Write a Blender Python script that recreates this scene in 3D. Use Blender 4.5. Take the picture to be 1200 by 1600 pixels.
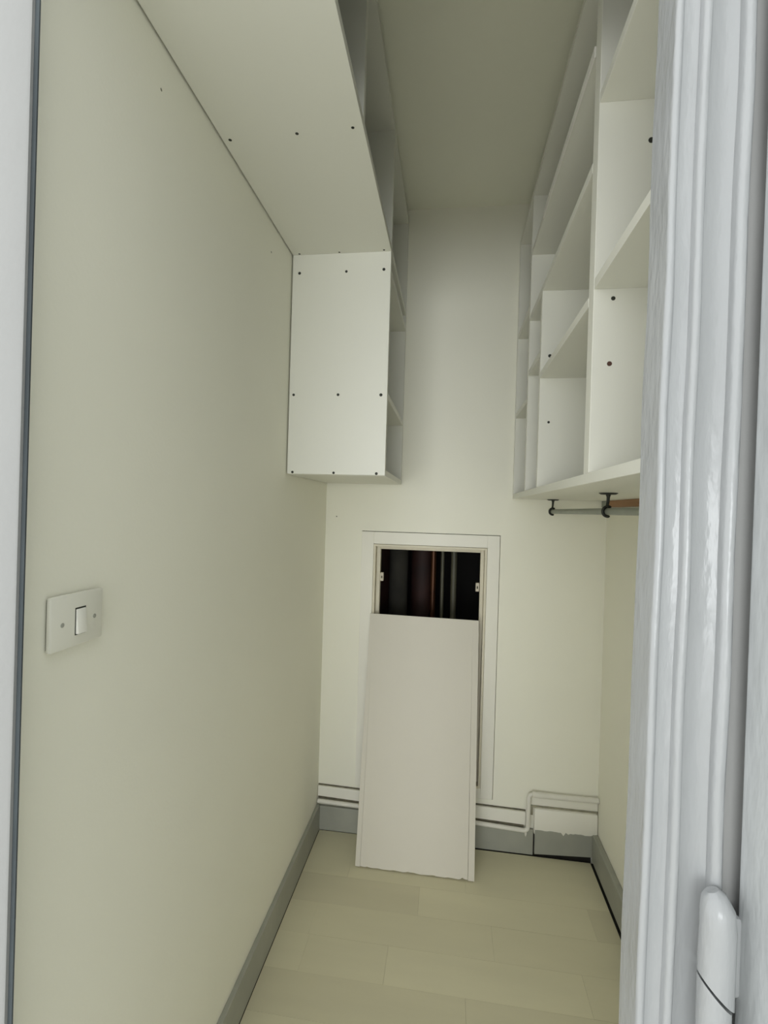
import bpy, bmesh, math, random
from mathutils import Vector, Matrix
random.seed(7)
for o in list(bpy.data.objects):
    bpy.data.objects.remove(o, do_unlink=True)
SC = bpy.context.scene
COL = SC.collection

# ---------------------------------------------------------------- camera
YAW, PITCH, ROLL, FPX = 0.13535, -0.00462, 0.02912, 756.376
CX, CZ = 0.50611, 1.31986
fw = Vector((-math.sin(YAW)*math.cos(PITCH), math.cos(YAW)*math.cos(PITCH), math.sin(PITCH)))
r0 = Vector((math.cos(YAW), math.sin(YAW), 0))
u0 = r0.cross(fw)
rt = math.cos(ROLL)*r0 + math.sin(ROLL)*u0
up = rt.cross(fw)
cd = bpy.data.cameras.new('camera')
cam = bpy.data.objects.new('camera', cd)
COL.objects.link(cam)
M = Matrix.Identity(4)
for i in range(3):
    M[i][0], M[i][1], M[i][2] = rt[i], up[i], -fw[i]
M[0][3], M[1][3], M[2][3] = CX, 0.0, CZ
cam.matrix_world = M
cd.sensor_fit = 'VERTICAL'
cd.sensor_height = 24.0
cd.lens = FPX/1600*24.0
cd.clip_start = 0.02
SC.camera = cam

# ---------------------------------------------------------------- world, light, exposure
w = bpy.data.worlds.new('World')
SC.world = w
w.use_nodes = True
bg = w.node_tree.nodes['Background']
bg.inputs[0].default_value = (0.97, 0.99, 1.0, 1)
bg.inputs[1].default_value = 1.5

def area(name, loc, target, sx, sy, power, color):
    l = bpy.data.lights.new(name, 'AREA')
    l.shape = 'RECTANGLE'
    l.size, l.size_y, l.energy, l.color = sx, sy, power, color
    o = bpy.data.objects.new(name, l)
    COL.objects.link(o)
    o.location = loc
    o.rotation_euler = (Vector(target)-Vector(loc)).to_track_quat('-Z', 'Y').to_euler()
    return o
area('window_daylight', (0.0, -7.0, 0.95), (0.4, 1.0, 1.0), 4.0, 1.8, 140, (0.95, 0.98, 1.0))

vs = SC.view_settings
vs.view_transform = 'Standard'
vs.look = 'None'
vs.gamma = 1.0
vs.use_curve_mapping = False
vs.exposure = 0.15

# ---------------------------------------------------------------- materials
def mat(name, rgb, rough=0.55, var=0.03, vscale=3.0, bump=0.0, bscale=120.0, stretch=None, metal=0.0, spec=0.5):
    m = bpy.data.materials.new(name)
    m.use_nodes = True
    nt = m.node_tree
    N, L = nt.nodes, nt.links
    b = N['Principled BSDF']
    b.inputs['Roughness'].default_value = rough
    b.inputs['Metallic'].default_value = metal
    b.inputs['Specular IOR Level'].default_value = spec
    tc = N.new('ShaderNodeTexCoord')
    mp = N.new('ShaderNodeMapping')
    L.new(tc.outputs['Object'], mp.inputs[0])
    if stretch:
        mp.inputs['Scale'].default_value = stretch
    n = N.new('ShaderNodeTexNoise')
    n.inputs['Scale'].default_value = vscale
    n.inputs['Detail'].default_value = 4
    L.new(mp.outputs[0], n.inputs['Vector'])
    r = N.new('ShaderNodeValToRGB')
    r.color_ramp.elements[0].position = 0.3
    r.color_ramp.elements[1].position = 0.7
    r.color_ramp.elements[0].color = tuple(c*(1-var) for c in rgb)+(1,)
    r.color_ramp.elements[1].color = tuple(min(1, c*(1+var)) for c in rgb)+(1,)
    L.new(n.outputs[0], r.inputs[0])
    L.new(r.outputs[0], b.inputs['Base Color'])
    if bump > 0:
        n2 = N.new('ShaderNodeTexNoise')
        n2.inputs['Scale'].default_value = bscale
        n2.inputs['Detail'].default_value = 3
        L.new(mp.outputs[0], n2.inputs['Vector'])
        bp = N.new('ShaderNodeBump')
        bp.inputs['Strength'].default_value = bump
        bp.inputs['Distance'].default_value = 0.002
        L.new(n2.outputs[0], bp.inputs['Height'])
        L.new(bp.outputs[0], b.inputs['Normal'])
    return m

WALL = mat('wall_paint', (0.935, 0.92, 0.79), 0.6, 0.012, 2.5, 0.12, 160)
CEIL = mat('ceiling_paint', (0.95, 0.948, 0.80), 0.75, 0.02, 2.0, 0.10, 120)
MELA = mat('melamine_white', (0.80, 0.795, 0.705), 0.42, 0.006, 2.0, 0.03, 260)
LIP = mat('melamine_edge', (0.94, 0.92, 0.85), 0.45, 0.01, 8.0)
HATCHP = mat('hatch_gloss_paint', (0.91, 0.89, 0.79), 0.5, 0.015, 5.0, 0.12, 90)
PANELP = mat('panel_paint', (0.67, 0.635, 0.54), 0.5, 0.012, 4.0, 0.08, 110)
LINING = mat('lining_cream', (0.74, 0.69, 0.54), 0.5, 0.05, 14.0, 0.2, 60)
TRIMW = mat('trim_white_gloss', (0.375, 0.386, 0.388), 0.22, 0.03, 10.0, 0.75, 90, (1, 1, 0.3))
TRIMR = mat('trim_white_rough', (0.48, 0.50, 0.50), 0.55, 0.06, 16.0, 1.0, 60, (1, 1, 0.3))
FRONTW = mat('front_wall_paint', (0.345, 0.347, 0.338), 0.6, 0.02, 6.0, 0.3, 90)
BLOCKW = mat('light_block_paint', (0.42, 0.43, 0.40), 0.7, 0.03, 3.0, 0.2, 90)  # for the added wall that blocks side light
GREY = mat('skirting_grey', (0.36, 0.365, 0.31), 0.45, 0.07, 9.0, 0.25, 60)
SEAL = mat('grey_stop_paint', (0.075, 0.088, 0.094), 0.75, 0.25, 30.0, 0.5, 90, (1, 1, 0.15), spec=0.2)
PLANK = [mat('plank_%s' % n, c, 0.42, 0.035, 7.0, 0.05, 90, (0.25, 1.6, 1)) for n, c in
         (('pale', (0.71, 0.67, 0.475)), ('mid', (0.69, 0.65, 0.46)), ('deep', (0.655, 0.615, 0.435)))]
SHADE_PLATE = mat('joint_shade_and_plate', (0.14, 0.125, 0.085), 0.9, 0.35, 40.0)  # dark brown painted in for shade in the rail joints; also the catch plate
SHADE_PALE = mat('joint_shade_pale', (0.34, 0.32, 0.23), 0.9, 0.25, 30.0)  # paler brown standing in for shade along the ledge recess
SUBGAP = mat('subfloor_and_gap_shade', (0.02, 0.018, 0.013), 0.9, 0.2, 20.0)  # subfloor colour, also painted in as shade in the skirting gaps
OUTF = mat('landing_floor', (0.84, 0.82, 0.74), 0.5, 0.05, 4.0)
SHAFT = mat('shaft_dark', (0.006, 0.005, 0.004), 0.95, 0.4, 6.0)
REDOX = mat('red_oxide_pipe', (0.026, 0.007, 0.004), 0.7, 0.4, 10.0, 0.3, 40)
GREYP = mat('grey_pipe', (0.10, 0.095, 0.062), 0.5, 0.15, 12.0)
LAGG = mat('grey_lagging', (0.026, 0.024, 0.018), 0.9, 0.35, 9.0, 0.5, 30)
COPP = mat('dull_copper', (0.07, 0.027, 0.011), 0.4, 0.3, 14.0, metal=0.6)
SCREW = mat('screw_dark', (0.018, 0.02, 0.012), 0.6, 0.2, 50.0)
RUSTY = mat('hole_brown', (0.09, 0.045, 0.03), 0.8, 0.3, 90.0)
MARK = mat('nail_mark', (0.22, 0.22, 0.16), 0.8, 0.2, 90.0)
IRON = mat('black_iron', (0.022, 0.024, 0.018), 0.45, 0.2, 60.0, 0.3, 200, metal=0.4)
TUBE = mat('grey_tube', (0.27, 0.29, 0.24), 0.4, 0.08, 20.0, metal=0.35)
PINE = mat('pine_batten', (0.33, 0.17, 0.075), 0.55, 0.25, 18.0, 0.1, 40, (1, 0.08, 2))
SWITCH = mat('switch_plastic', (0.80, 0.79, 0.69), 0.3, 0.01, 20.0)
CATCH = mat('catch_plastic', (0.62, 0.56, 0.45), 0.5, 0.05, 30.0)
SWITCHL = mat('rocker_plastic', (0.88, 0.87, 0.79), 0.28, 0.01, 20.0)
PIPEW = mat('pipe_gloss_paint', (0.82, 0.80, 0.71), 0.4, 0.03, 20.0, 0.4, 60)

# ---------------------------------------------------------------- mesh helpers
def new_bm():
    return bmesh.new()

def add_box(bm, x0, x1, y0, y1, z0, z1, bev=0.0):
    v = [bm.verts.new((x, y, z)) for z in (z0, z1) for x, y in ((x0, y0), (x1, y0), (x1, y1), (x0, y1))]
    fs = [bm.faces.new([v[i] for i in f]) for f in
          ((3, 2, 1, 0), (4, 5, 6, 7), (0, 1, 5, 4), (1, 2, 6, 5), (2, 3, 7, 6), (3, 0, 4, 7))]
    if bev > 0:
        es = {e for f in fs for e in f.edges}
        bmesh.ops.bevel(bm, geom=list(es), offset=bev, segments=2, profile=0.5, affect='EDGES')
    return bm

def add_prism(bm, poly, z0, z1, lean=0.0, zc=0.0, steps=1):
    """closed xy polygon extruded along z; x drifts by lean per metre"""
    rows = []
    for k in range(steps+1):
        z = z0+(z1-z0)*k/steps
        rows.append([bm.verts.new((x+lean*(z-zc), y, z)) for x, y in poly])
    n = len(poly)
    for a, b in zip(rows, rows[1:]):
        for i in range(n):
            j = (i+1) % n
            bm.faces.new((a[i], a[j], b[j], b[i]))
    bm.faces.new(rows[0][::-1])
    bm.faces.new(rows[-1])
    return bm

def add_tube(bm, pts, rad, seg=14):
    """round tube along a polyline; rad is a number or a list"""
    pts = [Vector(p) for p in pts]
    rad = rad if isinstance(rad, (list, tuple)) else [rad]*len(pts)
    rings = []
    ref = None
    for i, p in enumerate(pts):
        d = (pts[min(i+1, len(pts)-1)]-pts[max(i-1, 0)]).normalized()
        if ref is None:
            ref = d.orthogonal().normalized()
        ref = (ref-d*ref.dot(d)).normalized()
        q = d.cross(ref)
        rings.append([bm.verts.new(p+rad[i]*(math.cos(t)*ref+math.sin(t)*q))
                      for t in (2*math.pi*k/seg for k in range(seg))])
    for a, b in zip(rings, rings[1:]):
        for k in range(seg):
            j = (k+1) % seg
            bm.faces.new((a[k], a[j], b[j], b[k]))
    bm.faces.new(rings[0][::-1])
    bm.faces.new(rings[-1])
    return bm

def arc(c, r, a0, a1, n, ax1, ax2):
    c, ax1, ax2 = Vector(c), Vector(ax1), Vector(ax2)
    return [c+r*(math.cos(t)*ax1+math.sin(t)*ax2) for t in
            (math.radians(a0+(a1-a0)*k/n) for k in range(n+1))]

def disc(bm, c, axis, r, h, seg=14):
    c, axis = Vector(c), Vector(axis)
    return add_tube(bm, [c, c+axis*(h*0.6), c+axis*h], [r, r, r*0.7], seg)

def wpos(o):
    p = Vector((0, 0, 0))
    while o:
        p += o.location
        o = o.parent
    return p

def obj(name, bm, m, parent=None, smooth=False):
    bmesh.ops.recalc_face_normals(bm, faces=bm.faces[:])
    me = bpy.data.meshes.new(name)
    if parent is None:
        xs = [v.co for v in bm.verts]
        lo = [min(c[i] for c in xs) for i in range(3)]
        hi = [max(c[i] for c in xs) for i in range(3)]
        org = Vector(((lo[0]+hi[0])/2, (lo[1]+hi[1])/2, lo[2]))
        off = org
    else:
        org = Vector((0, 0, 0))
        off = wpos(parent)
    for v in bm.verts:
        v.co -= off
    bm.to_mesh(me)
    bm.free()
    if smooth:
        for p in me.polygons:
            p.use_smooth = True
        try:
            me.set_sharp_from_angle(angle=math.radians(40))
        except Exception:
            pass
    me.materials.append(m)
    o = bpy.data.objects.new(name, me)
    COL.objects.link(o)
    o.location = org
    if parent is not None:
        o.parent = parent
    return o

def boxo(name, b, m, parent=None, bev=0.0):
    return obj(name, add_box(new_bm(), *b, bev=bev), m, parent)

def thing(name, label, cat, loc, group=None):
    o = bpy.data.objects.new(name, None)
    o.empty_display_size = 0.05
    COL.objects.link(o)
    o.location = loc
    o['label'], o['category'] = label, cat
    if group:
        o['group'] = group
    return o

def tag(o, label, cat, group=None):
    o['label'], o['category'] = label, cat
    if group:
        o['group'] = group
    return o

def struct(o, label=None, cat=None):
    o['kind'] = 'structure'
    if label:
        o['label'] = label
    if cat:
        o['category'] = cat
    return o

# ---------------------------------------------------------------- dimensions (metres)
W, D, H = 1.10, 1.947, 2.528          # closet width, back wall, ceiling
DL, Y1, Z1, Z2 = 0.309, 1.442, 2.096, 1.423   # hanging unit on the left wall
XR, ZR = 0.747, 1.377                 # shelving on the right wall
T = 0.018                             # board thickness
HD = 2.12                             # doorway head
FY = 0.50                             # front wall plane

# ---------------------------------------------------------------- room shell
floor = struct(boxo('floor', (-0.05, W+0.05, 0.47, D+0.06, -0.06, -0.014), SUBGAP),
               'pale plank floor of the narrow closet', 'floor')
struct(boxo('floor_landing', (-1.6, 2.6, -4.2, 0.47, -0.06, 0.0), OUTF),
       'pale floor outside the closet doorway', 'floor')
struct(boxo('ceiling', (-0.1, W+0.1, FY+0.10, D+0.1, H, H+0.08), CEIL),
       'shaded off-white ceiling of the closet', 'ceiling')
wl = struct(boxo('wall_left', (-0.10, 0.0, 0.502, D+0.10, -0.06, H), WALL),
            'plain off-white left wall with a light switch', 'wall')
wr = struct(boxo('wall_right', (W, W+0.10, FY+0.10, D+0.10, -0.06, H), WALL),
            'off-white right wall below the open shelving', 'wall')
# back wall with the hatch hole
HX0, HX1, HZ0, HZ1 = 0.1535, 0.7065, 0.19, 1.232
bm = new_bm()
add_box(bm, 0, HX0, D, D+0.09, -0.06, H)
add_box(bm, HX1, W, D, D+0.09, -0.06, H)
add_box(bm, HX0, HX1, D, D+0.09, HZ1, H)
add_box(bm, HX0, HX1, D, D+0.09, -0.06, HZ0)
wb = struct(obj('wall_back', bm, WALL), 'off-white end wall with a low access hatch', 'wall')
# front wall round the doorway
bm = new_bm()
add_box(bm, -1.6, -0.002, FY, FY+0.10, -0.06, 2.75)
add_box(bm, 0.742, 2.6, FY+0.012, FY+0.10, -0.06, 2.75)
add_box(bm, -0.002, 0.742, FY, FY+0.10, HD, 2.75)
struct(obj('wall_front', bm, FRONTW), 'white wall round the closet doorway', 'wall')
struct(boxo('wall_light_block', (1.25, 1.35, -2.6, FY, -0.06, 2.75), BLOCKW), 'added unseen grey-green wall blocking side light at the doorway', 'wall')  # added out of view to cut sky light on the left wall and jamb
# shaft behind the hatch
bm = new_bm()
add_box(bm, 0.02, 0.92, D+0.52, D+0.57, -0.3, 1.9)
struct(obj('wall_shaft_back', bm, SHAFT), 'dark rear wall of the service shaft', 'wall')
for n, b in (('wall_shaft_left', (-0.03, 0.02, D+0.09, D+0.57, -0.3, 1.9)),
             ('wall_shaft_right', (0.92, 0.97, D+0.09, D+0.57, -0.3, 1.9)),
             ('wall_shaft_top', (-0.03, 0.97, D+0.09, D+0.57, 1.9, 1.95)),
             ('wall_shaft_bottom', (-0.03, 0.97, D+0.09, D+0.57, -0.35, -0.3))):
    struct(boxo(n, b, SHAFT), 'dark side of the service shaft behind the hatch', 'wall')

# floor planks: rows across the closet, ends staggered
RB = D-0.0195
rows = [RB]
yy = 1.700
while yy > 0.49:
    rows.append(yy)
    yy -= 0.123
rows.append(0.472)
ends = {0: [0.18, 0.60], 1: [0.44, 1.00], 2: [0.11, 0.675], 3: [0.115, 0.36, 0.92], 4: [0.586], 5: [0.25, 0.80]}
for i in range(len(rows)-1):
    ya, yb = rows[i], rows[i+1]
    cuts = [0.014] + ends.get(i, [0.18+0.17*(i % 3), 0.72+0.12*(i % 2)]) + [W-0.0265]
    for k in range(len(cuts)-1):
        yr = ya-0.0002 if i or cuts[k] > 0.5 else ya+0.0042
        b = add_box(new_bm(), cuts[k]+0.0002, cuts[k+1]-0.0002, yb+0.0002, yr, -0.0135,
                    random.uniform(-0.0002, 0.0002))
        obj('floor_plank', b, PLANK[(i*2+k*3+(i*k) % 2) % 3], floor)
# ragged rear edge: back right corner of the floor stops short of the skirting

# skirting
struct(obj('baseboard_left', add_box(new_bm(), 0.0, 0.0134, 0.52, D-0.015, 0.002, 0.105, 0.002), GREY),
       'grey painted skirting board along the left wall', 'skirting')
struct(obj('baseboard_right', add_box(new_bm(), W-0.0215, W, 0.61, D-0.016, 0.008, 0.108, 0.003), GREY),
       'grey painted skirting board along the right wall', 'skirting')
bbk = struct(obj('baseboard_back', add_box(new_bm(), 0.0, 0.862, D-0.015, D, 0.001, 0.098, 0.002), GREY),
             'grey painted skirting board along the end wall', 'skirting')
# right-hand length of the back skirting, with a ragged white paint line along its top
bm = new_bm()
xs = [0.867+(W-0.022-0.867)*k/24 for k in range(25)]
top = [0.103+0.0012*math.sin(k*1.1)+random.uniform(-0.001, 0.001) for k in range(25)]
top[12] -= 0.013
top[14] -= 0.006
fr = [(D-0.020)]
a = [bm.verts.new((x, D-0.020, 0.010+0.012*(x-0.867)/0.2)) for x in xs]
b = [bm.verts.new((x, D-0.020, t)) for x, t in zip(xs, top)]
c = [bm.verts.new((x, D, t)) for x, t in zip(xs, top)]
d = [bm.verts.new((x, D, 0.010+0.012*(x-0.867)/0.2)) for x in xs]
for k in range(24):
    for p, q in ((a, b), (b, c), (c, d), (d, a)):
        bm.faces.new((p[k], p[k+1], q[k+1], q[k]))
bm.faces.new((a[0], b[0], c[0], d[0]))
bm.faces.new((a[-1], d[-1], c[-1], b[-1]))
obj('skirting_length', bm, GREY, bbk)
boxo('gap_shade_fill', (0.60, W-0.022, D-0.006, D, -0.0139, 0.035), SUBGAP, bbk)  # solid dark filler standing in for shade under the skirting
boxo('gap_shade_fill', (0.8625, 0.8665, D-0.010, D, 0.0, 0.09), SUBGAP, bbk)  # same painted shade between the two skirting lengths
# white rails / plaster band above the skirting
def slant(bm, x0, x1, y0, y1, zl0, zl1, zr0, zr1, bev=0.0):
    v = [bm.verts.new(c) for c in ((x0, y0, zl0), (x1, y0, zr0), (x1, y1, zr0), (x0, y1, zl0),
                                   (x0, y0, zl1), (x1, y0, zr1), (x1, y1, zr1), (x0, y1, zl1))]
    fs = [bm.faces.new([v[i] for i in f]) for f in
          ((3, 2, 1, 0), (4, 5, 6, 7), (0, 1, 5, 4), (1, 2, 6, 5), (2, 3, 7, 6), (3, 0, 4, 7))]
    if bev:
        bmesh.ops.bevel(bm, geom=list({e for f in fs for e in f.edges}), offset=bev, segments=2, profile=0.5, affect='EDGES')
    return bm
bm = slant(new_bm(), 0.002, 0.832, D-0.012, D, 0.137, 0.178, 0.112, 0.162, 0.002)
tr1 = struct(obj('trim_1', bm, HATCHP), 'white wooden rail above the grey skirting on the end wall', 'trim')
obj('joint_shade_strip', slant(new_bm(), 0.002, 0.832, D-0.0035, D, 0.1775, 0.1825, 0.1615, 0.1665), SHADE_PLATE, tr1)  # solid dark strips painted in for shade lines above and below the rail
obj('joint_shade_strip', slant(new_bm(), 0.004, 0.826, D-0.010, D, 0.1285, 0.1375, 0.1035, 0.1125), SHADE_PLATE, tr1)
bm = add_box(new_bm(), 0.862, W-0.001, D-0.019, D, 0.080, 0.184, 0.009)
tr2 = struct(obj('trim_2', bm, HATCHP, smooth=True), 'white rounded plaster ledge right of the pipe riser', 'trim')
obj('joint_shade_strip', slant(new_bm(), 0.853, W-0.001, D-0.009, D, 0.183, 0.190, 0.183, 0.190), SHADE_PALE, tr2)  # brownish strips as painted shade in the recess round the ledge
obj('joint_shade_strip', slant(new_bm(), 0.8475, 0.8605, D-0.004, D, 0.150, 0.186, 0.150, 0.186), SHADE_PALE, tr2)

# white pipe along the end wall: low run, riser, high run
bm = new_bm()
py = D-0.019
R = 0.0085
pts = [(0.004, py, 0.121), (0.25, py, 0.116), (0.60, py, 0.106), (0.822, py, 0.096)]
pts += [tuple(v) for v in arc((0.824, py, 0.112), 0.016, -85, -5, 5, (1, 0, 0), (0, 0, 1))]
pts += [(0.840, py, 0.17), (0.841, py, 0.224)]
pts += [tuple(v) for v in arc((0.853, py, 0.226), 0.012, 180, 95, 4, (1, 0, 0), (0, 0, 1))]
pts += [(0.90, py+0.001, 0.238), (1.0, py+0.003, 0.237), (W-0.002, py+0.004, 0.238)]
add_tube(bm, pts, [R]*(len(pts)-8)+[0.0072]*5+[0.0105]*3, 14)
pipe = tag(obj('heating_pipe', bm, PIPEW, smooth=True),
           'thin white painted pipe stepping up along the bottom of the end wall', 'pipe')
bm = new_bm()
add_tube(bm, [(0.853, py, 0.239), (0.90, py+0.001, 0.238)], 0.0112, 12)
obj('coupling', bm, PIPEW, pipe, True)
bm = new_bm()
add_tube(bm, [(0.831, py-0.004, 0.098), (0.832, py-0.005, 0.085), (0.832, py-0.004, 0.077)], [0.005, 0.004, 0.002], 8)
obj('paint_drip', bm, PIPEW, pipe, True)
# band that the high run lies against
bm = new_bm()
add_box(bm, 0.851, W-0.001, D-0.008, D, 0.190, 0.240, 0.004)
struct(obj('trim_3', bm, HATCHP, smooth=True), 'shallow white ledge behind the upper pipe run', 'trim')

# ---------------------------------------------------------------- doorway trim
# left: white jamb edge and a narrow grey strip
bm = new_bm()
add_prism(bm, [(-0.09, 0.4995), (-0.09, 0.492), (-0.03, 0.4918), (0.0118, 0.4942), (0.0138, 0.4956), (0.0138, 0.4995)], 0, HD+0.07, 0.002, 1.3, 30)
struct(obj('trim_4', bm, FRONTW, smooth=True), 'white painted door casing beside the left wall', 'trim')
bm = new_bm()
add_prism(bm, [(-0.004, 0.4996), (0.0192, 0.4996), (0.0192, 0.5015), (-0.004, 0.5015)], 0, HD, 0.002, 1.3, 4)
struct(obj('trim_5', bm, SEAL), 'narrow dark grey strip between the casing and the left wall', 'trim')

# right: moulded jamb, extruded profile
def bead(cx, cy, r, a0, a1, n):
    return [(cx+r*math.cos(math.radians(a0+(a1-a0)*k/n)), cy+r*math.sin(math.radians(a0+(a1-a0)*k/n))) for k in range(n+1)]
prof = [(0.742, 0.575), (0.7045, 0.545)]
prof += bead(0.7105, 0.5075, 0.0042, 175, 300, 7)
prof += [(0.7150, 0.5072), (0.7230, 0.5082), (0.7285, 0.5068)]
prof += bead(0.7330, 0.5010, 0.0042, 180, 340, 8)
prof += [(0.7395, 0.5060), (0.7480, 0.5085), (0.7570, 0.5085), (0.7640, 0.5055)]
prof += bead(0.7700, 0.5000, 0.0055, 180, 350, 8)
prof += [(0.7775, 0.517), (0.7840, 0.526), (0.806, 0.530), (0.806, 0.575)]
bm = new_bm()
add_prism(bm, prof, 0, HD+0.02, 0.0075, 1.39, 60)
zj = {}
for v in bm.verts:       # slightly wavering old paint layers
    v.co.x += 0.0005*math.sin(v.co.z*23+v.co.x*40)+random.uniform(-0.00025, 0.00025)
    v.co.y += 0.0004*math.sin(v.co.z*31+v.co.x*90)
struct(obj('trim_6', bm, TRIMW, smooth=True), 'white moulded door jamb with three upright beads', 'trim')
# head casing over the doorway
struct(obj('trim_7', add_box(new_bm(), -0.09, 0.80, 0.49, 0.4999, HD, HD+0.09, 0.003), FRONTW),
       'white casing board over the doorway', 'trim')

# door leaf folded back outwards, with painted hinge
ang = math.radians(12)
dx, dy = math.sin(ang), -math.cos(ang)
nx, ny = math.cos(ang), math.sin(ang)     # away from the opening
hx, hy = 0.7885, 0.499
poly = [(hx, hy), (hx+dx*0.68, hy+dy*0.68), (hx+dx*0.68+nx*0.036, hy+dy*0.68+ny*0.036), (hx+nx*0.036, hy+ny*0.036)]
bm = new_bm()
add_prism(bm, poly, 0.01, HD-0.01, 0.004, 1.39, 1)
es = [e for e in bm.edges if abs(e.verts[0].co.z-e.verts[1].co.z) > 1]
bmesh.ops.bevel(bm, geom=es, offset=0.0025, segments=3, profile=0.5, affect='EDGES')
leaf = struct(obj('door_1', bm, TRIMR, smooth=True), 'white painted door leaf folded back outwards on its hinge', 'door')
def skew(bm, zj, cx, r, amt):           # rising-butt hinge: the joint between the knuckles runs at a slant
    for v in bm.verts:
        if abs(v.co.z-zj) < 1e-4:
            v.co.z -= amt*(v.co.x-cx)/r
for zc in (0.929, 2.02, 0.22):
    hxk, hyk = 0.7632, 0.4865
    hinge = add_tube(new_bm(), [(hxk, hyk, zc-0.045), (hxk, hyk, zc-0.015), (hxk+0.0005, hyk, zc+0.012), (hxk-0.0005, hyk, zc+0.030), (hxk-0.003, hyk+0.002, zc+0.041), (hxk-0.0045, hyk+0.003, zc+0.045)],
                     [0.0150, 0.0152, 0.0150, 0.0142, 0.0105, 0.006], 22)
    skew(hinge, zc-0.045, hxk, 0.015, 0.014)
    hg = obj('hinge', hinge, TRIMW, leaf, True)
    kn = add_tube(new_bm(), [(hxk-0.001, hyk, zc-0.15), (hxk-0.001, hyk, zc-0.09), (hxk-0.001, hyk, zc-0.0480)], [0.0138, 0.0142, 0.0140], 22)
    skew(kn, zc-0.0480, hxk-0.001, 0.014, 0.014)
    obj('hinge_knuckle', kn, TRIMW, hg, True)
    bm = new_bm()
    add_box(bm, hxk+0.004, hxk+0.0255, hyk+0.0065, hyk+0.0145, zc-0.058, zc+0.018, 0.0035)
    obj('hinge_flap', bm, TRIMW, hg, True)

# ---------------------------------------------------------------- access hatch in the end wall
ht = thing('access_hatch_frame', 'white flush frame round the dark access hatch in the end wall', 'hatch frame', (0.43, D, 0.19))
g = 0.0022
pf = D-0.004
ox0, ox1, oz0, oz1 = 0.203, 0.657, 0.232, 1.181
boxo('casing_board', (HX0+0.0001, ox0, pf, D+0.02, HZ0+g, HZ1-g), HATCHP, ht, 0.0012)
boxo('casing_board', (ox1, HX1-g, pf, D+0.02, HZ0+g, HZ1-g), HATCHP, ht, 0.0012)
boxo('casing_board', (ox0, ox1, pf, D+0.02, oz1, HZ1-g), HATCHP, ht, 0.0012)
boxo('casing_board', (ox0, ox1, pf, D+0.02, HZ0+g, oz0), HATCHP, ht, 0.0012)
# lining lip, standing slightly proud, then a set-back stop
boxo('lining_strip', (ox0+0.001, ox0+0.010, pf-0.003, D+0.085, oz0, oz1-0.001), LINING, ht, 0.001)
boxo('lining_strip', (ox1-0.010, ox1-0.001, pf-0.003, D+0.085, oz0, oz1-0.001), LINING, ht, 0.001)
boxo('lining_strip', (ox0+0.010, ox1-0.010, pf-0.003, D+0.085, oz1-0.010, oz1-0.001), LINING, ht, 0.001)
boxo('lining_strip', (ox0+0.010, ox1-0.010, pf-0.003, D+0.085, oz0, oz0+0.009), LINING, ht, 0.001)
boxo('stop_bead', (ox0+0.0105, ox0+0.026, D+0.022, D+0.05, oz0+0.01, oz1-0.011), LINING, ht, 0.001)
boxo('stop_bead', (ox1-0.024, ox1-0.0105, D+0.022, D+0.05, oz0+0.01, oz1-0.011), LINING, ht, 0.001)
boxo('stop_bead', (ox0+0.026, ox1-0.024, D+0.022, D+0.05, oz1-0.022, oz1-0.011), LINING, ht, 0.001)
for sx, zc in ((0.2345, 1.046), (0.6265, 1.022)):
    s = 1 if sx < 0.4 else -1
    c = boxo('magnetic_catch', (min(sx-0.004*s, sx+0.010*s), max(sx-0.004*s, sx+0.010*s), D+0.012, D+0.03, zc-0.017, zc+0.017), CATCH, ht, 0.0015)
    boxo('catch_plate', (min(sx+0.001*s, sx+0.006*s), max(sx+0.001*s, sx+0.006*s), D+0.0105, D+0.0125, zc-0.006, zc+0.004), SHADE_PLATE, c)

# pipes in the shaft
def spipe(x, y, r, m, label, brackets=()):
    bm = new_bm()
    add_tube(bm, [(x, y, -0.28), (x+0.002, y, 0.5), (x, y, 1.2), (x, y, 1.88)], r, 18)
    t = tag(obj('service_pipe', bm, m, smooth=True), label, 'pipe')
    bm = new_bm()
    add_tube(bm, [(x, y, 1.26), (x, y, 1.32)], r*1.18, 18)
    obj('pipe_collar', bm, m, t, True)
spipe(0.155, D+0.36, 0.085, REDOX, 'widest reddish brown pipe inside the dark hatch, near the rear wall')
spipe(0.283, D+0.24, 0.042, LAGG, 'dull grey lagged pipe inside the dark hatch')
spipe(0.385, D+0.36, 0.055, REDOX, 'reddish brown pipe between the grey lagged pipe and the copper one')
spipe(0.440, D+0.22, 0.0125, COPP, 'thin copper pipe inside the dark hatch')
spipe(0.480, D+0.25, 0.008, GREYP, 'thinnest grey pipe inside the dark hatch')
spipe(0.531, D+0.25, 0.0135, GREYP, 'pale grey-green pipe inside the dark hatch')

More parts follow.
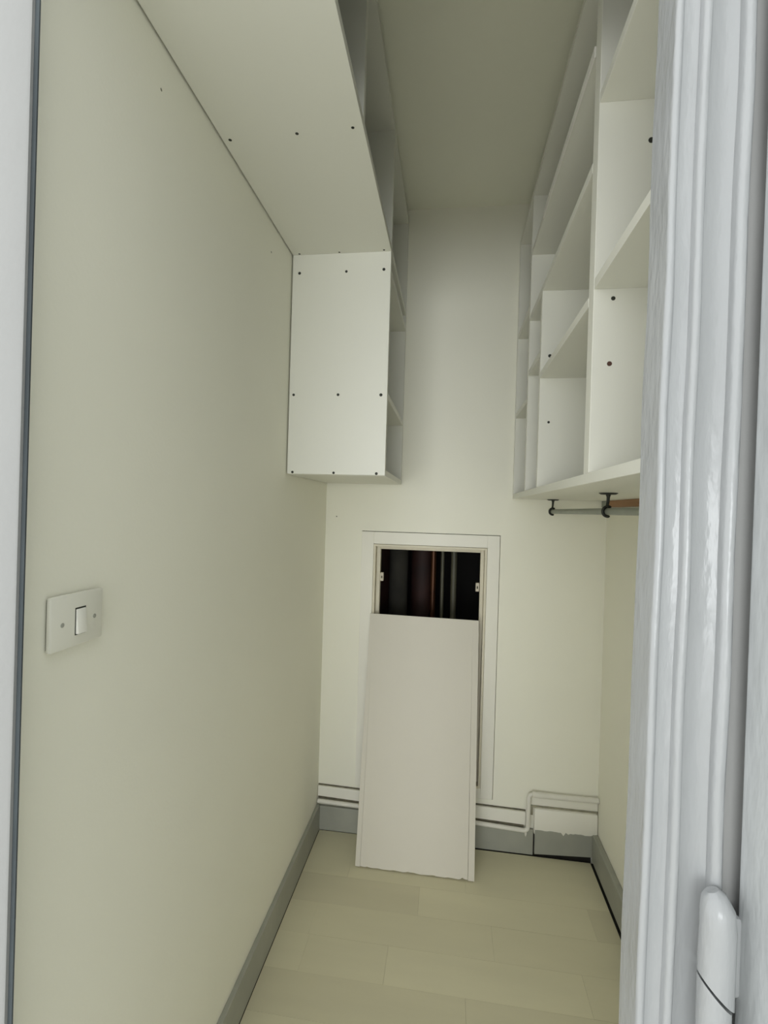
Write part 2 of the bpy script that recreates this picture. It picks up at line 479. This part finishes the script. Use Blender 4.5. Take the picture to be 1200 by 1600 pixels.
# ---------------------------------------------------------------- loose panel leaning on the hatch
lp = thing('leaning_board', 'loose white board panel leaning against the access hatch', 'panel', (0.415, 1.763, 0.0))
PB, PT = Vector((0, 1.754, 0.003)), Vector((0, 1.921, 0.902))
pu = (PT-PB)
L_ = pu.length
pu.normalize()
pn = Vector((0, -pu.z, pu.y))         # outwards, towards the doorway
def board(xa_bot, xa_top, xb_bot, xb_top, ragged, n):
    bm = new_bm()
    low, high = [], []
    for k in range(n+1):
        f = k/n
        xb = xa_bot+(xb_bot-xa_bot)*f
        xt = xa_top+(xb_top-xa_top)*f
        r = ragged(xb)
        p0 = PB+pu*r
        p0.x = xb
        p1 = PT.copy()
        p1.x = xt
        p1 = p1 - pu*(0.004*(xt-0.2)/0.43)
        low.append((bm.verts.new(p0), bm.verts.new(p0-pn*T)))
        high.append((bm.verts.new(p1), bm.verts.new(p1-pn*T)))
    for k in range(n):
        bm.faces.new((low[k][0], low[k+1][0], high[k+1][0], high[k][0]))
        bm.faces.new((low[k][1], high[k][1], high[k+1][1], low[k+1][1]))
        bm.faces.new((low[k][0], low[k][1], low[k+1][1], low[k+1][0]))
        bm.faces.new((high[k][0], high[k+1][0], high[k+1][1], high[k][1]))
    bm.faces.new((low[0][0], high[0][0], high[0][1], low[0][1]))
    bm.faces.new((low[n][0], low[n][1], high[n][1], high[n][0]))
    return bm
def rag(x):
    v = 0.001+0.0012*math.sin(x*95)+random.uniform(-0.0008, 0.0012)
    for c, dpt in ((0.244, 0.004), (0.588, 0.007), (0.39, 0.003)):
        v += dpt*math.exp(-((x-c)/0.007)**2)
    return max(0, v)
X0, X1 = 0.198, 0.631
obj('board', board(X0+0.0185, X0+0.0185, X1-0.0235, X1-0.0235, rag, 60), PANELP, lp)
obj('edge_lipping', board(X0, X0+0.003, X0+0.0178, X0+0.0185, lambda x: 0.0005, 3), PANELP, lp)
obj('edge_lipping', board(X1-0.0222, X1-0.0235, X1, X1-0.001, lambda x: 0.0, 3), PANELP, lp)

# ---------------------------------------------------------------- shelving units
def screws(parent, pts, axis, r=0.0036, m=SCREW, name='screw'):
    base = None
    for p in pts:
        bm = disc(new_bm(), Vector(p)-Vector(axis)*0.0005, axis, r*random.uniform(0.9, 1.1), 0.0013, 12)
        obj(name, bm, m, parent, True)

lu = thing('wall_cupboard_shelving', 'white stepped shelving with dark screws, hung high above the light switch wall', 'shelving', (0.15, 1.2, Z2))
X0l = 0.004
NE = 0.615
bp_ = boxo('bottom_panel', (X0l, DL, NE, D-0.004, Z1, Z1+T), MELA, lu, 0.0007)
boxo('top_panel', (X0l, DL, NE, D-0.004, 2.462, 2.480), MELA, lu, 0.0007)
boxo('divider', (X0l, DL, 0.966, 0.966+T, Z1+T, 2.462), MELA, lu, 0.0007)
boxo('divider', (X0l, DL, 1.447, 1.447+T, Z1+T, 2.462), MELA, lu, 0.0007)
boxo('end_panel', (X0l, DL, NE, NE+T, Z1+T, 2.462), MELA, lu, 0.0007)
boxo('end_panel', (X0l, DL, D-0.022, D-0.004, Z1+T, 2.462), MELA, lu, 0.0007)
sp_ = boxo('side_panel', (X0l, DL, Y1, Y1+T, Z2, Z1), MELA, lu, 0.0007)
boxo('end_panel', (X0l, DL, D-0.022, D-0.004, Z2, Z1), MELA, lu, 0.0007)
boxo('lower_top_panel', (X0l, DL, Y1+T, D-0.022, 2.033, 2.051), MELA, lu, 0.0007)
boxo('shelf', (X0l, DL, Y1+T, D-0.022, 1.657, 1.675), MELA, lu, 0.0007)
boxo('lower_bottom_panel', (X0l, DL, Y1+T, D-0.022, Z2-0.001, Z2+0.017), MELA, lu, 0.0007)
screws(bp_, [(0.020, 0.976, Z1), (0.168, 0.973, Z1), (0.287, 0.969, Z1),
             (0.020, 1.4545, Z1), (0.151, 1.454, Z1), (0.288, 1.450, Z1)][:3], (0, 0, -1), 0.0034)
screws(bp_, [(0.026, 1.436, Z1), (0.151, 1.436, Z1), (0.288, 1.434, Z1)], (0, 0, -1), 0.0034)
screws(sp_, [(0.026, Y1, 2.040), (0.173, Y1, 2.040), (0.288, Y1, 2.042), (0.018, Y1, 1.666), (0.158, Y1, 1.666),
             (0.290, Y1, 1.665), (0.021, Y1, 1.428), (0.151, Y1, 1.428), (0.283, Y1, 1.428)], (0, -1, 0), 0.0044)

ru = thing('open_shelving', 'white open shelving with many compartments above the grey clothes rail', 'shelving', (0.92, 1.25, ZR))
XB = W-0.003
ZB = ZR+0.019
TP = 2.360
boxo('bottom_panel', (XR, XB, NE, D-0.003, ZR, ZB), MELA, ru, 0.0008)
boxo('top_panel', (XR, XB, NE, D-0.003, TP, TP+T), MELA, ru, 0.0008)
boxo('end_panel', (XR, XB, NE, NE+T, ZB, TP), MELA, ru, 0.0007)
dv1 = boxo('divider', (XR, XB, 0.900, 0.9175, ZB, TP), MELA, ru, 0.0009)
boxo('divider', (XR+0.001, XB, 0.9180, 0.936, ZB, TP), MELA, ru, 0.0009)
dv2 = boxo('divider', (XR, XB, 1.415, 1.433, ZB, 1.951), MELA, ru, 0.0007)
boxo('divider', (XR, XB, 1.634, 1.652, ZB, TP), MELA, ru, 0.0007)
boxo('end_panel', (XR, XB, D-0.021, D-0.003, ZB, TP), MELA, ru, 0.0007)
for y0, y1, z in ((NE+T, 0.900, 1.721), (NE+T, 0.900, 2.050), (0.936, 1.415, 1.704), (0.936, 1.634, 1.951),
                  (1.433, 1.634, 1.771), (1.652, D-0.021, 1.688), (1.652, D-0.021, 1.994)):
    boxo('shelf', (XR+0.0005, XB, y0, y1, z, z+T), MELA, ru, 0.0007)
sh = boxo('shelf', (XR+0.0005, XB, 0.936, 1.634, 2.166, 2.184), MELA, ru, 0.0007)
boxo('edge_strip', (XR-0.0015, XR+0.0004, 0.938, 1.434, 2.165, 2.186), LIP, sh)
screws(dv1, [(0.835, 0.900, 1.978)], (0, -1, 0), 0.0055)
screws(dv1, [(0.780, 0.900, 1.704)], (0, -1, 0), 0.0036)
screws(dv1, [(0.777, 0.900, 1.589)], (0, -1, 0), 0.0048, RUSTY, 'peg_hole')
screws(dv2, [(0.772, 1.415, 1.767)], (0, -1, 0), 0.0045)
screws(dv2, [(0.774, 1.415, 1.580)], (0, -1, 0), 0.0033)

# ---------------------------------------------------------------- clothes rail under the right shelving
RX, RZ = 0.888, 1.3315
bm = new_bm()
add_tube(bm, [(RX, 0.66, RZ), (RX, 1.2, RZ), (RX, D-0.025, RZ)], 0.0085, 18)
rail = tag(obj('clothes_rail', bm, TUBE, smooth=True), 'grey metal clothes rail hung in hooks under the open shelving', 'rail')
def bracket(y, label):
    t = thing('rail_bracket', label, 'bracket', (RX, y, ZR-0.06), 'black iron rail brackets under the open shelving')
    bm = new_bm()
    add_tube(bm, [(RX, y, ZR-0.0042), (RX, y, ZR-0.0015), (RX, y, ZR-0.0002)], [0.017, 0.0215, 0.0215], 22)
    obj('base_plate', bm, IRON, t, True)
    bm = new_bm()
    add_tube(bm, [(RX, y, ZR-0.003), (RX, y, ZR-0.010), (RX-0.0005, y, ZR-0.022), (RX-0.002, y, ZR-0.032), (RX-0.004, y, RZ+0.0115)],
             [0.0065, 0.0040, 0.0035, 0.0035, 0.0042], 12)
    obj('stem', bm, IRON, t, True)
    bm = new_bm()
    pts = arc((RX, y, RZ), 0.0122, 55, 290, 16, (1, 0, 0), (0, 0, 1))
    add_tube(bm, pts, [0.0022]+[0.0036]*15+[0.0022], 10)
    obj('hook', bm, IRON, t, True)
bracket(1.245, 'black iron hook bracket holding the clothes rail, next to the brown batten')
bracket(1.885, 'black iron hook bracket holding the clothes rail close to the end wall')
bm = new_bm()
add_box(bm, W-0.021, W-0.0005, 0.62, 1.885, 1.353, 1.3765, 0.001)
tag(obj('wooden_batten', bm, PINE), 'brown bare wooden batten under the open shelving behind the clothes rail', 'batten')
bm = new_bm()
add_box(bm, W-0.021, W-0.0005, 1.886, D-0.001, 1.352, 1.3765, 0.002)
tag(obj('end_block', bm, TUBE), 'small grey block between the brown batten and the end wall', 'block')
bm = new_bm()
add_box(bm, W-0.017, W-0.0005, 0.62, 1.92, 1.338, 1.3525, 0.002)
tag(obj('white_batten', bm, HATCHP), 'thin white painted strip right below the brown wooden batten', 'batten')

# ---------------------------------------------------------------- light switch on the left wall
sw = thing('light_switch', 'cream plastic single-rocker light switch on the plain wall by the doorway', 'light switch', (0, 0.596, 1.124))
bm = new_bm()
add_box(bm, 0.0, 0.004, 0.5535, 0.6385, 1.127, 1.192)
obj('back_box', bm, SCREW, sw)
bm = new_bm()
add_box(bm, 0.0025, 0.0105, 0.5495, 0.6425, 1.1235, 1.1955, 0.003)
plate = obj('face_plate', bm, SWITCH, sw, True)
boxo('rocker_recess', (0.0103, 0.0108, 0.5895, 0.6085, 1.1385, 1.1755), SCREW, sw)
bm = new_bm()
v = [bm.verts.new(c) for c in ((0.0103, 0.5908, 1.1400), (0.0103, 0.6075, 1.1400), (0.0103, 0.6075, 1.1735), (0.0103, 0.5908, 1.1735),
                               (0.0150, 0.5908, 1.1400), (0.0150, 0.6075, 1.1400), (0.0118, 0.6075, 1.1735), (0.0118, 0.5908, 1.1735))]
for f in ((0, 1, 2, 3), (4, 5, 6, 7), (0, 1, 5, 4), (1, 2, 6, 5), (2, 3, 7, 6), (3, 0, 4, 7)):
    bm.faces.new([v[i] for i in f])
bmesh.ops.bevel(bm, geom=bm.edges[:], offset=0.0007, segments=2, profile=0.5, affect='EDGES')
obj('rocker', bm, SWITCHL, sw, True)
for y, z in ((0.568, 1.157), (0.6255, 1.1575)):
    bm = disc(new_bm(), (0.0103, y, z), (1, 0, 0), 0.0031, 0.0008, 14)
    obj('screw', bm, GREY, sw, True)

# nail marks on the walls
for c, ax, p in (((0, 0.763, 2.021), (1, 0, 0), wl), ((0, 1.274, 2.017), (1, 0, 0), wl), ((0.045, D, 1.287), (0, -1, 0), wb)):
    obj('nail_hole', disc(new_bm(), Vector(c)-Vector(ax)*0.0006, ax, 0.0026, 0.0011, 10), MARK, p, True)
